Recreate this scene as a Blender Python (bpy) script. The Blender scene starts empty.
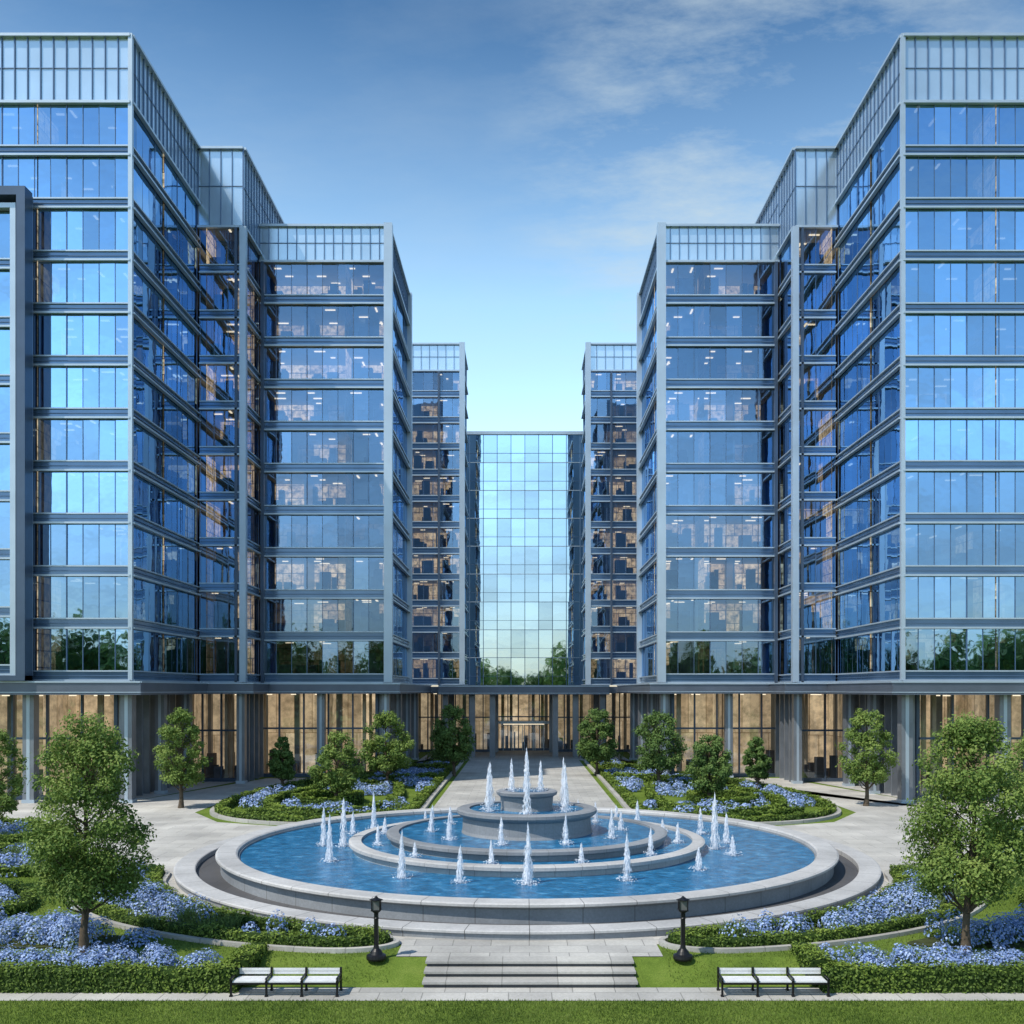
import bpy, math, random
import numpy as np
from mathutils import Vector
R=np.random.default_rng(7)
sc=bpy.context.scene
# ------------------------------------------------------------ node helpers
def newmat(name):
    m=bpy.data.materials.new(name); m.use_nodes=True
    nt=m.node_tree; nt.nodes.clear()
    out=nt.nodes.new('ShaderNodeOutputMaterial')
    return m,nt,out
def N(nt,t,**k):
    n=nt.nodes.new(t)
    for a,b in k.items():
        if a.startswith('i_'):
            n.inputs[a[2:].replace('_',' ')].default_value=b
        else: setattr(n,a,b)
    return n
def L(nt,a,b): nt.links.new(a,b)
def ramp(nt,stops):
    n=nt.nodes.new('ShaderNodeValToRGB'); e=n.color_ramp.elements
    while len(e)<len(stops): e.new(0.5)
    for i,(p,c) in enumerate(stops):
        e[i].position=p; e[i].color=(*c,1) if len(c)==3 else c
    return n
def math_(nt,op,a=None,b=None,c=None,clamp=False):
    n=nt.nodes.new('ShaderNodeMath'); n.operation=op; n.use_clamp=clamp
    for i,v in enumerate((a,b,c)):
        if v is None: continue
        if isinstance(v,(int,float)): n.inputs[i].default_value=v
        else: L(nt,v,n.inputs[i])
    return n.outputs[0]
def mixc(nt,f,a,b,mode='MIX'):
    n=nt.nodes.new('ShaderNodeMix'); n.data_type='RGBA'; n.blend_type=mode
    for s,v in ((n.inputs[0],f),(n.inputs[6],a),(n.inputs[7],b)):
        if isinstance(v,(int,float)): s.default_value=v
        elif isinstance(v,tuple): s.default_value=(*v,1)
        else: L(nt,v,s)
    return n.outputs[2]
def coords(nt,kind='Object',scale=(1,1,1)):
    tc=N(nt,'ShaderNodeTexCoord'); mp=N(nt,'ShaderNodeMapping'); mp.inputs['Scale'].default_value=scale
    L(nt,tc.outputs[kind],mp.inputs[0]); return mp.outputs[0]
def noise(nt,vec,scale,detail=4,rough=.55):
    n=N(nt,'ShaderNodeTexNoise'); n.inputs['Scale'].default_value=scale; n.inputs['Detail'].default_value=detail; n.inputs['Roughness'].default_value=rough
    if vec is not None: L(nt,vec,n.inputs['Vector'])
    return n.outputs[0]
def bump(nt,h,strength,dist=.02):
    n=N(nt,'ShaderNodeBump'); n.inputs['Strength'].default_value=strength; n.inputs['Distance'].default_value=dist
    L(nt,h,n.inputs['Height']); return n.outputs[0]
def simple(name,c,rough=.6,metal=0,var=.15,nscale=3,bstr=.2,spec=.5):
    m,nt,out=newmat(name); p=N(nt,'ShaderNodeBsdfPrincipled'); L(nt,p.outputs[0],out.inputs[0])
    v=coords(nt); n=noise(nt,v,nscale)
    r=ramp(nt,[(.25,tuple(x*(1-var) for x in c)),(.75,tuple(min(1,x*(1+var)) for x in c))]); L(nt,n,r.inputs[0])
    L(nt,r.outputs[0],p.inputs['Base Color']); p.inputs['Roughness'].default_value=rough; p.inputs['Metallic'].default_value=metal
    p.inputs['Specular IOR Level'].default_value=spec
    if bstr: L(nt,bump(nt,noise(nt,v,nscale*8),bstr,.01),p.inputs['Normal'])
    return m
def foliage(name,dark,mid,light,trans=.25):
    m,nt,out=newmat(name); at=N(nt,'ShaderNodeAttribute',attribute_name='rnd')
    r=ramp(nt,[(0,dark),(.5,mid),(1,light)]); L(nt,at.outputs['Fac'],r.inputs[0])
    p=N(nt,'ShaderNodeBsdfPrincipled'); L(nt,r.outputs[0],p.inputs['Base Color']); p.inputs['Roughness'].default_value=.6; p.inputs['Specular IOR Level'].default_value=.25
    t=N(nt,'ShaderNodeBsdfTranslucent'); L(nt,r.outputs[0],t.inputs[0])
    mx=N(nt,'ShaderNodeMixShader'); mx.inputs[0].default_value=trans
    L(nt,p.outputs[0],mx.inputs[1]); L(nt,t.outputs[0],mx.inputs[2]); L(nt,mx.outputs[0],out.inputs[0])
    return m
def glass(name,base,tint,trans,bstr=.03,rough=.02,lo=.72):
    m,nt,out=newmat(name)
    at=N(nt,'ShaderNodeAttribute',attribute_name='rnd')
    g=N(nt,'ShaderNodeBsdfGlossy'); g.inputs['Roughness'].default_value=rough
    c=mixc(nt,at.outputs['Fac'],tuple(x*lo for x in tint),tint); L(nt,c,g.inputs['Color'])
    v=coords(nt); L(nt,bump(nt,noise(nt,v,.8,2),bstr,.2),g.inputs['Normal'])
    t=N(nt,'ShaderNodeBsdfTransparent'); t.inputs[0].default_value=(*trans,1)
    fr=N(nt,'ShaderNodeFresnel'); fr.inputs[0].default_value=1.5
    f=math_(nt,'MULTIPLY_ADD',at.outputs['Fac'],.18,base-.09)
    f=math_(nt,'ADD',f,math_(nt,'MULTIPLY',fr.outputs[0],1.0),clamp=True)
    mx=N(nt,'ShaderNodeMixShader'); L(nt,f,mx.inputs[0]); L(nt,t.outputs[0],mx.inputs[1]); L(nt,g.outputs[0],mx.inputs[2]); L(nt,mx.outputs[0],out.inputs[0])
    return m
# ------------------------------------------------------------ materials
M={}
M['frame']=simple('aluminium_frame',(.42,.50,.58),.34,.45,.1,.6,.0)
M['frame_dark']=simple('dark_metal_frame',(.07,.10,.15),.35,.5,.15,.6,0)
M['mull']=simple('blue_grey_mullion',(.10,.16,.26),.35,.5,.1,.6,0)
M['spandrel']=simple('spandrel_panel',(.12,.20,.32),.16,.5,.2,.5,0)
M['screen']=simple('parapet_screen_panel',(.52,.64,.75),.2,.65,.12,.35,0)
M['slab']=simple('ceiling_slab',(.30,.33,.37),.8,0,.1,1,0)
M['wall']=simple('metal_wall_panel',(.16,.21,.28),.35,.5,.12,.4,0)
M['rear']=simple('pale_reflector_cladding',(.50,.60,.72),.5,0,.12,.4,0)  # back wall made pale to brighten reflections in the rear tower glass
M['furn']=simple('office_furniture',(.06,.06,.07),.6,0,.4,2,0)
M['column']=simple('column_cladding',(.20,.22,.25),.35,.4,.2,1.0,0)
M['canopy']=simple('canopy_metal',(.12,.14,.18),.4,.5,.15,.8,0)
M['g_front']=glass('blue_curtain_glass',.78,(.36,.62,.95),(.42,.54,.64),lo=.62)
M['g_mid']=glass('blue_clear_glass',.34,(.38,.62,.95),(.76,.78,.78),lo=.6)
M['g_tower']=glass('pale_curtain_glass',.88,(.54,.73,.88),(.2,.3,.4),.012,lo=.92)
M['g_shop']=glass('storefront_glass',.12,(.8,.9,1.0),(.88,.90,.90),.01)
def litmat(name,c1,c2,strength,sx=.9,rh=.62,mort=(.25,.16,.08),ns=1.7,nlo=.2,dif=.3):
    m,nt,out=newmat(name)
    at=N(nt,'ShaderNodeAttribute',attribute_name='rnd')
    v=coords(nt)
    sep=N(nt,'ShaderNodeSeparateXYZ'); L(nt,v,sep.inputs[0])
    h=math_(nt,'ADD',sep.outputs[0],sep.outputs[1])
    cb=N(nt,'ShaderNodeCombineXYZ'); L(nt,h,cb.inputs[0]); L(nt,sep.outputs[2],cb.inputs[1])
    br=N(nt,'ShaderNodeTexBrick'); L(nt,cb.outputs[0],br.inputs['Vector']); br.inputs['Scale'].default_value=1.0
    br.inputs['Brick Width'].default_value=sx; br.inputs['Row Height'].default_value=rh; br.inputs['Mortar Size'].default_value=.03
    br.inputs['Color1'].default_value=(*c1,1); br.inputs['Color2'].default_value=(*c2,1); br.inputs['Mortar'].default_value=(*mort,1)
    br.inputs['Bias'].default_value=-.1
    n=noise(nt,v,ns,5,.7); r=ramp(nt,[(.36,(nlo,nlo,nlo)),(.62,(1,1,1))]); L(nt,n,r.inputs[0])
    col=mixc(nt,.85,br.outputs[0],r.outputs[0],'MULTIPLY')
    p=N(nt,'ShaderNodeBsdfPrincipled'); L(nt,mixc(nt,1,col,(dif,dif,dif),'MULTIPLY'),p.inputs['Base Color']); p.inputs['Roughness'].default_value=.8
    L(nt,col,p.inputs['Emission Color']); L(nt,math_(nt,'MULTIPLY',at.outputs['Fac'],strength),p.inputs['Emission Strength'])
    L(nt,p.outputs[0],out.inputs[0]); m.cycles.emission_sampling='NONE'; return m
M['lit']=litmat('glowing_office_wall',(1.0,.76,.46),(.66,.46,.27),1.2,1.3,.9,(.14,.08,.03),3.2,.05,.22)  # wall emits its own glow in place of office room lighting
M['shop']=litmat('glowing_lobby_wall',(.90,.70,.45),(.66,.47,.28),.95,1.3,2.9,(.40,.27,.15),1.3,.35,.8)  # lobby back wall glows by itself, standing in for interior lighting
m,nt,out=newmat('ceiling_light'); e=N(nt,'ShaderNodeEmission'); e.inputs[0].default_value=(1,.84,.60,1); e.inputs[1].default_value=1.6; L(nt,e.outputs[0],out.inputs[0]); M['light']=m; m.cycles.emission_sampling='NONE'
M['curtain']=simple('lobby_curtain',(.55,.45,.33),.8,0,.2,2,0)

def stone(name,c,bw,rh,mortar=.012,var=.12,polar=0):
    m,nt,out=newmat(name); v=coords(nt)
    p=N(nt,'ShaderNodeBsdfPrincipled'); L(nt,p.outputs[0],out.inputs[0]); p.inputs['Roughness'].default_value=.65
    n1=noise(nt,v,.35,5,.6); n2=noise(nt,v,14,5,.7)
    base=ramp(nt,[(.3,tuple(x*.70 for x in c)),(.7,tuple(x*1.16 for x in c))]); L(nt,n1,base.inputs[0])
    sp=ramp(nt,[(.3,(.78,.78,.78)),(.7,(1.1,1.1,1.1))]); L(nt,n2,sp.inputs[0])
    col=mixc(nt,.8,base.outputs[0],sp.outputs[0],'MULTIPLY')
    if polar:
        sep=N(nt,'ShaderNodeSeparateXYZ'); L(nt,v,sep.inputs[0])
        a=math_(nt,'ARCTAN2',sep.outputs[1],sep.outputs[0])
        f=math_(nt,'FRACT',math_(nt,'MULTIPLY',a,polar/(2*math.pi)))
        f=math_(nt,'LESS_THAN',f,.014)
        col=mixc(nt,f,col,(.09,.09,.09))
    else:
        br=N(nt,'ShaderNodeTexBrick'); L(nt,v,br.inputs['Vector']); br.inputs['Scale'].default_value=1
        br.inputs['Brick Width'].default_value=bw; br.inputs['Row Height'].default_value=rh; br.inputs['Mortar Size'].default_value=mortar
        br.inputs['Color1'].default_value=(1,1,1,1); br.inputs['Color2'].default_value=(1-var*1.6,1-var*1.6,1-var*1.5,1); br.inputs['Mortar'].default_value=(.5,.5,.5,1)
        col=mixc(nt,1.0,col,br.outputs[0],'MULTIPLY')
    L(nt,col,p.inputs['Base Color']); L(nt,bump(nt,n2,.25,.01),p.inputs['Normal'])
    return m
M['paving']=stone('stone_paving',(.47,.46,.43),.9,.6)
M['paving2']=stone('pale_stone_paving',(.51,.495,.46),1.4,1.0)
M['kerb']=stone('kerb_stone',(.44,.43,.40),1.2,5)
M['fstone']=stone('fountain_stone',(.23,.245,.265),1,1,polar=48)
M['fstone2']=stone('fountain_coping',(.44,.44,.44),1,1,polar=48)
M['riser']=stone('shade_toned_dark_stone',(.09,.09,.095),1.2,5)  # riser shade put into the colour; the channel floor shares this dark stone
m,nt,out=newmat('fountain_water'); p=N(nt,'ShaderNodeBsdfPrincipled'); L(nt,p.outputs[0],out.inputs[0]); v=coords(nt)
wn=noise(nt,v,2.2,6,.65); r=ramp(nt,[(.35,(.008,.09,.20)),(.55,(.02,.17,.36)),(.72,(.12,.36,.58))]); L(nt,wn,r.inputs[0]); L(nt,r.outputs[0],p.inputs['Base Color'])
p.inputs['Roughness'].default_value=.08; p.inputs['IOR'].default_value=1.3; L(nt,bump(nt,noise(nt,v,4,6,.7),1.0,.12),p.inputs['Normal']); M['water']=m
m,nt,out=newmat('white_water_spray'); p=N(nt,'ShaderNodeBsdfPrincipled'); p.inputs['Base Color'].default_value=(.94,.96,1,1); p.inputs['Roughness'].default_value=.35
t=N(nt,'ShaderNodeBsdfTranslucent'); t.inputs[0].default_value=(.97,.98,1,1); m1=N(nt,'ShaderNodeMixShader'); m1.inputs[0].default_value=.5; L(nt,p.outputs[0],m1.inputs[1]); L(nt,t.outputs[0],m1.inputs[2])
tr=N(nt,'ShaderNodeBsdfTransparent'); m2=N(nt,'ShaderNodeMixShader'); m2.inputs[0].default_value=.2; L(nt,m1.outputs[0],m2.inputs[1]); L(nt,tr.outputs[0],m2.inputs[2]); L(nt,m2.outputs[0],out.inputs[0]); M['spray']=m
m,nt,out=newmat('lawn_grass'); p=N(nt,'ShaderNodeBsdfPrincipled'); L(nt,p.outputs[0],out.inputs[0]); v=coords(nt); p.inputs['Roughness'].default_value=.85; p.inputs['Specular IOR Level'].default_value=.1
r=ramp(nt,[(.3,(.06,.10,.018)),(.5,(.115,.175,.03)),(.75,(.18,.235,.055))]); L(nt,noise(nt,v,.6,8,.75),r.inputs[0]); r2=ramp(nt,[(.3,(.6,.65,.55)),(.7,(1.25,1.2,1.1))]); L(nt,noise(nt,v,40,3,.7),r2.inputs[0])
L(nt,mixc(nt,1,r.outputs[0],r2.outputs[0],'MULTIPLY'),p.inputs['Base Color']); L(nt,bump(nt,noise(nt,v,60,3),.6,.03),p.inputs['Normal']); M['lawn']=m
M['soil']=simple('planting_soil',(.045,.055,.022),.95,0,.4,4,.5,.1)
M['blade']=foliage('grass_blades',(.07,.12,.02),(.135,.20,.035),(.23,.29,.07),.4)
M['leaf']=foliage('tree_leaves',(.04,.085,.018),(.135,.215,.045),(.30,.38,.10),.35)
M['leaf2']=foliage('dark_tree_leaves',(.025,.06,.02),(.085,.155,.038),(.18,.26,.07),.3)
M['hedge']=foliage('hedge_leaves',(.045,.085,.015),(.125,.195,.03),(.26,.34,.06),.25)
M['core']=simple('hedge_core',(.02,.04,.008),.9,0,.3,6,0,.1)
M['plant']=foliage('plant_leaves',(.05,.09,.028),(.11,.175,.05),(.23,.31,.09),.3)
M['flower']=foliage('blue_flowers',(.12,.20,.42),(.24,.35,.62),(.54,.64,.86),.25)
M['bark']=simple('tree_bark',(.09,.07,.05),.9,0,.35,8,.6,.1)
M['iron']=simple('black_iron',(.012,.012,.014),.4,.4,.2,5,0)
M['benchw']=simple('bench_slats',(.66,.67,.68),.45,.1,.1,6,.1)
m,nt,out=newmat('lamp_frosted_glass'); p=N(nt,'ShaderNodeBsdfPrincipled'); p.inputs['Base Color'].default_value=(.12,.125,.13,1); p.inputs['Roughness'].default_value=.2; L(nt,p.outputs[0],out.inputs[0]); M['lampglass']=m
# ------------------------------------------------------------ mesh helpers
def empty(name,loc=(0,0,0)):
    o=bpy.data.objects.new(name,None); o.location=loc; sc.collection.objects.link(o); return o
def mesh(name,v,q,mat,attr=None,parent=None,smooth=False,loc=None):
    v=np.asarray(v,dtype=np.float32); q=np.asarray(q,dtype=np.int32)
    me=bpy.data.meshes.new(name); k=q.shape[1]
    me.vertices.add(len(v)); me.vertices.foreach_set('co',v.ravel())
    me.loops.add(q.size); me.loops.foreach_set('vertex_index',q.ravel())
    me.polygons.add(len(q)); me.polygons.foreach_set('loop_start',np.arange(0,q.size,k,dtype=np.int32)); me.polygons.foreach_set('loop_total',np.full(len(q),k,dtype=np.int32))
    me.polygons.foreach_set('use_smooth',np.full(len(q),smooth,dtype=bool))
    me.update(calc_edges=True)
    if attr is not None:
        a=me.attributes.new('rnd','FLOAT','FACE'); a.data.foreach_set('value',np.asarray(attr,dtype=np.float32))
    me.materials.append(mat)
    o=bpy.data.objects.new(name,me); sc.collection.objects.link(o)
    if parent: o.parent=parent
    if loc is not None: o.location=loc
    return o
BQ=np.array([[0,3,2,1],[4,5,6,7],[0,1,5,4],[1,2,6,5],[2,3,7,6],[3,0,4,7]])
class Batch:
    def __init__(s): s.v=[];s.q=[];s.a=[];s.n=0
    def box(s,x0,x1,y0,y1,z0,z1,a=.5):
        if x0>x1:x0,x1=x1,x0
        if y0>y1:y0,y1=y1,y0
        s.v.append(np.array([[x0,y0,z0],[x1,y0,z0],[x1,y1,z0],[x0,y1,z0],[x0,y0,z1],[x1,y0,z1],[x1,y1,z1],[x0,y1,z1]]))
        s.q.append(BQ+s.n); s.n+=8; s.a+= [a]*6
    def quad(s,p,a=.5):
        s.v.append(np.array(p)); s.q.append(np.array([[0,1,2,3]])+s.n); s.n+=4; s.a.append(a)
    def add(s,v,q,a=None):
        s.v.append(np.asarray(v)); q=np.asarray(q); s.q.append(q+s.n); s.n+=len(v); s.a+= list(a if a is not None else [.5]*len(q))
    def make(s,name,mat,parent=None,smooth=False,loc=None):
        if not s.v: return None
        return mesh(name,np.concatenate(s.v),np.concatenate(s.q),mat,s.a,parent,smooth,loc)
def tube(pts,rad,seg=8):
    pts=np.asarray(pts,float); n=len(pts); t=np.gradient(pts,axis=0); t/=np.linalg.norm(t,axis=1)[:,None]+1e-9
    ref=np.array([1,0,0.]) if abs(t[0][0])<.8 else np.array([0,1,0.])
    u=np.cross(t,ref); u/=np.linalg.norm(u,axis=1)[:,None]; w=np.cross(t,u)
    an=np.linspace(0,2*np.pi,seg,endpoint=False); rad=np.asarray(rad)
    v=(pts[:,None,:]+rad[:,None,None]*(np.cos(an)[None,:,None]*u[:,None,:]+np.sin(an)[None,:,None]*w[:,None,:])).reshape(-1,3)
    q=[]
    for i in range(n-1):
        for j in range(seg):
            k=(j+1)%seg; q.append([i*seg+j,i*seg+k,(i+1)*seg+k,(i+1)*seg+j])
    return v,np.array(q)
def lathe(prof,seg=128):
    prof=np.asarray(prof,float); an=np.linspace(0,2*np.pi,seg,endpoint=False)
    v=np.stack([prof[:,0][:,None]*np.cos(an),prof[:,0][:,None]*np.sin(an),np.repeat(prof[:,1][:,None],seg,1)],-1).reshape(-1,3)
    q=[]
    for i in range(len(prof)-1):
        for j in range(seg):
            k=(j+1)%seg; q.append([i*seg+j,i*seg+k,(i+1)*seg+k,(i+1)*seg+j])
    return v,np.array(q)
def unit(n):
    d=R.normal(size=(n,3)); return d/np.linalg.norm(d,axis=1)[:,None]
def leaves(c,nrm,size,asp=.55):
    n=len(c); nrm=nrm/ (np.linalg.norm(nrm,axis=1)[:,None]+1e-9)
    u=np.cross(nrm,unit(n)); u/=np.linalg.norm(u,axis=1)[:,None]+1e-9; w=np.cross(nrm,u)
    s=(size*R.uniform(.6,1.25,n))[:,None]
    v=np.stack([c-u*s,c-w*s*asp+nrm*s*.15,c+u*s,c+w*s*asp+nrm*s*.15],1).reshape(-1,3)
    return v,np.arange(4*n).reshape(n,4)
def blades(base,h,wd,lean=.35):
    n=len(base); a=R.uniform(0,2*np.pi,n); hh=h*R.uniform(.5,1.2,n)
    d=np.stack([np.cos(a),np.sin(a),np.zeros(n)],1); a2=R.uniform(0,2*np.pi,n); l=np.stack([np.cos(a2),np.sin(a2),np.zeros(n)],1)*(R.uniform(0,lean,n)*hh)[:,None]
    up=np.array([0,0,1.])*hh[:,None]
    v=np.stack([base-d*wd/2,base+d*wd/2,base+l*.4+up*.6+d*wd*.35,base+l+up],1).reshape(-1,3)
    return v,np.arange(4*n).reshape(n,4)
def inpoly(p,poly):
    poly=np.asarray(poly); x,y=p[:,0],p[:,1]; ins=np.zeros(len(p),bool); j=len(poly)-1
    for i in range(len(poly)):
        xi,yi=poly[i]; xj,yj=poly[j]
        c=((yi>y)!=(yj>y))&(x<(xj-xi)*(y-yi)/(yj-yi+1e-12)+xi); ins^=c; j=i
    return ins
def smoothp(pts,closed=True,k=8):
    pts=np.asarray(pts,float); n=len(pts); o=[]
    rng=range(n) if closed else range(n-1)
    for i in rng:
        g=(lambda j:pts[j%n]) if closed else (lambda j:pts[min(max(j,0),n-1)])
        p0,p1,p2,p3=g(i-1),g(i),g(i+1),g(i+2)
        for t in np.linspace(0,1,k,endpoint=False):
            o.append(.5*((2*p1)+(-p0+p2)*t+(2*p0-5*p1+4*p2-p3)*t*t+(-p0+3*p1-3*p2+p3)*t**3))
    if not closed:o.append(pts[-1])
    return np.array(o)
def inset(poly,d):
    p=np.asarray(poly); t=np.roll(p,-1,0)-np.roll(p,1,0); t/=np.linalg.norm(t,axis=1)[:,None]+1e-9
    A=.5*np.sum(p[:,0]*np.roll(p[:,1],-1)-np.roll(p[:,0],-1)*p[:,1]); n=np.stack([-t[:,1],t[:,0]],1)*(1 if A>0 else -1)
    return p+n*d
def sheet(name,poly,z,mat,parent=None):
    import bmesh
    bm=bmesh.new(); f=bm.faces.new([bm.verts.new((a,b,z)) for a,b in poly]); f.normal_update()
    if f.normal.z<0: f.normal_flip()
    bmesh.ops.triangulate(bm,faces=bm.faces[:]); me=bpy.data.meshes.new(name); bm.to_mesh(me); bm.free(); me.materials.append(mat)
    o=bpy.data.objects.new(name,me); sc.collection.objects.link(o)
    if parent:o.parent=parent
    return o
def ribbon(path,closed,w,z0,z1,bev=.0):
    p=np.asarray(path); 
    if closed: t=np.roll(p,-1,0)-np.roll(p,1,0)
    else: t=np.gradient(p,axis=0)
    t/=np.linalg.norm(t,axis=1)[:,None]+1e-9; n=np.stack([-t[:,1],t[:,0]],1)
    prof=[(-w/2,z0),(-w/2,z1-bev),(-w/2+bev,z1),(w/2-bev,z1),(w/2,z1-bev),(w/2,z0)]
    if bev==0: prof=[(-w/2,z0),(-w/2,z1),(w/2,z1),(w/2,z0)]
    m=len(p);k=len(prof)
    v=np.array([[ [p[i,0]+n[i,0]*a,p[i,1]+n[i,1]*a,b] for a,b in prof] for i in range(m)]).reshape(-1,3)
    q=[]
    for i in range(m if closed else m-1):
        i2=(i+1)%m
        for j in range(k-1): q.append([i*k+j,i*k+j+1,i2*k+j+1,i2*k+j])
    if not closed:
        for e in (0,m-1):
            b=e*k
            q.append([b,b+1,b+k-2,b+k-1])
            if bev: q.append([b+1,b+2,b+3,b+4])
    return v,np.array(q),n
# ------------------------------------------------------------ buildings
class Bld:
    def __init__(s,name): s.e=empty(name); s.b={}; s.keys={}
    def g(s,key,mat=None):
        if key not in s.b: s.b[key]=Batch(); s.keys[key]=mat or key
        return s.b[key]
    def finish(s):
        nm={'frame':'ledges_and_frames','frame_dark':'dark_frames','mull':'mullions','spandrel':'spandrels','screen':'parapet_screen','slab':'floor_slabs','wall':'solid_walls','rear':'rear_walls','furn':'office_furniture','column':'columns','canopy':'canopy','g_front':'glazing','g_mid':'clear_glazing','g_tower':'tower_glazing','g_shop':'storefront_glazing','lit':'interior_walls','shop':'lobby_walls','light':'ceiling_lights','curtain':'curtains'}
        for k,b in s.b.items(): b.make(nm.get(k,k),M[s.keys[k]],s.e)
def PF(y): return lambda a,d,z:(a,y-d,z)          # faces -Y
def PX(x,s): return lambda a,d,z:(x+s*d,a,z)      # faces s*X
def fbox(b,P,a0,a1,d0,d1,z0,z1,a=.5):
    p=P(a0,d0,z0);q=P(a1,d1,z1); b.box(p[0],q[0],p[1],q[1],z0,z1,a)
def pane(b,P,a0,a1,d,z0,z1,tilt=.006,tone=None):
    t1,t2=R.normal(0,tilt,2); r=float(R.uniform())
    if tone is not None: r=min(1,max(0,tone*.7+r*.3))
    b.quad([P(a0,d-t1-t2,z0),P(a1,d+t1-t2,z0),P(a1,d+t1+t2,z1),P(a0,d-t1+t2,z1)],r)
def facade(bl,P,a0,a1,zs,pw,gk,ledge=.16,sp=.52,D=4,plit=.25,lights=.3,major=4,furn=True,tilt=.006,md=.03):
    fr=bl.g('frame'); gl=bl.g(gk); spn=bl.g('spandrel'); mu=bl.g('mull')
    n=max(1,round((a1-a0)/pw)); w=(a1-a0)/n
    for k in range(len(zs)-1):
        z,zt=zs[k],zs[k+1]
        fbox(spn,P,a0,a1,-.10,0,z+.004,z+sp-.004)
        fbox(fr,P,a0,a1,-.02,ledge,z-.04,z+.06)
        fbox(fr,P,a0,a1,-.02,ledge*.6,z+sp-.05,z+sp+.025)
        fbox(mu,P,a0,a1,-.02,ledge*.3,z+sp*.5-.02,z+sp*.5+.02)
        tone=R.uniform(); 
        for i in range(n):
            if R.uniform()<.22: tone=R.uniform()
            pane(gl,P,a0+i*w,a0+(i+1)*w,-.07,z+sp+.02,zt-.02,tilt,tone)
        for i in range(n+1):
            mw=.03 if i%major else .05
            fbox(mu,P,a0+i*w-mw/2,a0+i*w+mw/2,-.10,-.068+md if i%major else -.05+md,z+sp+.027,zt-.042)
        lb=bl.g('lit'); li=bl.g('light'); fu=bl.g('furn')
        nb=max(1,round((a1-a0)/2.6)); bw=(a1-a0)/nb
        fl=R.uniform(.2,1.8)
        for i in range(nb):
            on=R.uniform()<plit*fl
            v=R.uniform(.5,1.0) if on else R.uniform(.0,.10)
            x0,x1=a0+i*bw,a0+(i+1)*bw
            if furn:
                lb.quad([P(x0,-D+.03,z+.5),P(x1,-D+.03,z+.5),P(x1,-D+.03,zt-.01),P(x0,-D+.03,zt-.01)],v)
                if i>0 and R.uniform()<.45: fbox(bl.g('wall'),P,x0-.05,x0+.05,-D+.05,-1.0,z+.5,zt-.01)
                for _ in range(4):
                    c=R.uniform(x0+.2,x1-.9); dd=R.uniform(.5,D-1.2); h=R.choice([.75,.75,1.1,1.6])
                    fbox(fu,P,c,c+R.uniform(.2,.9),-dd-.5,-dd,z+.5,z+.5+h)
                if on or R.uniform()<lights*fl:
                    for dd in (.9,2.2,3.4):
                        if dd<D-.3 and R.uniform()<.6: 
                            c=R.uniform(x0+.2,x1-1.2); fbox(li,P,c,c+R.uniform(.3,.8),-dd-.12,-dd,zt-.07,zt-.02)
def parapet(bl,P,a0,a1,z0,z1,pw=.68,cap=.35):
    n=max(1,round((a1-a0)/pw)); w=(a1-a0)/n; sb=bl.g('screen'); fr=bl.g('frame')
    for i in range(n):
        t=R.normal(0,.004); sb.quad([P(a0+i*w,-.05-t,z0),P(a0+(i+1)*w,-.05+t,z0),P(a0+(i+1)*w,-.05+t,z1),P(a0+i*w,-.05-t,z1)],float(R.uniform()))
    for i in range(n+1): fbox(bl.g('mull'),P,a0+i*w-.022,a0+i*w+.022,-.06,.03,z0+.08,z1-.12)
    fbox(fr,P,a0,a1,-.3,cap*.5,z1-.12,z1+.03)
    fbox(fr,P,a0,a1,-.04,.18,z0-.06,z0+.08)
    fbox(bl.g('mull'),P,a0,a1,-.03,.0,z0+(z1-z0)*.52-.02,z0+(z1-z0)*.52+.02)
def floors(z0,z1,n): return list(np.linspace(z0,z1,n+1))
ZP=6.5
def tower_block(bl,x0,x1,y0,y1,zs,ztop,D=4):
    for k,z in enumerate(zs[1:]+[ztop-.4]):
        bl.g('slab').box(x0+.13,x1-.13,y0+.13,y1-.13,z+.012,z+.45 if k<len(zs)-1 else z+.25)
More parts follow.
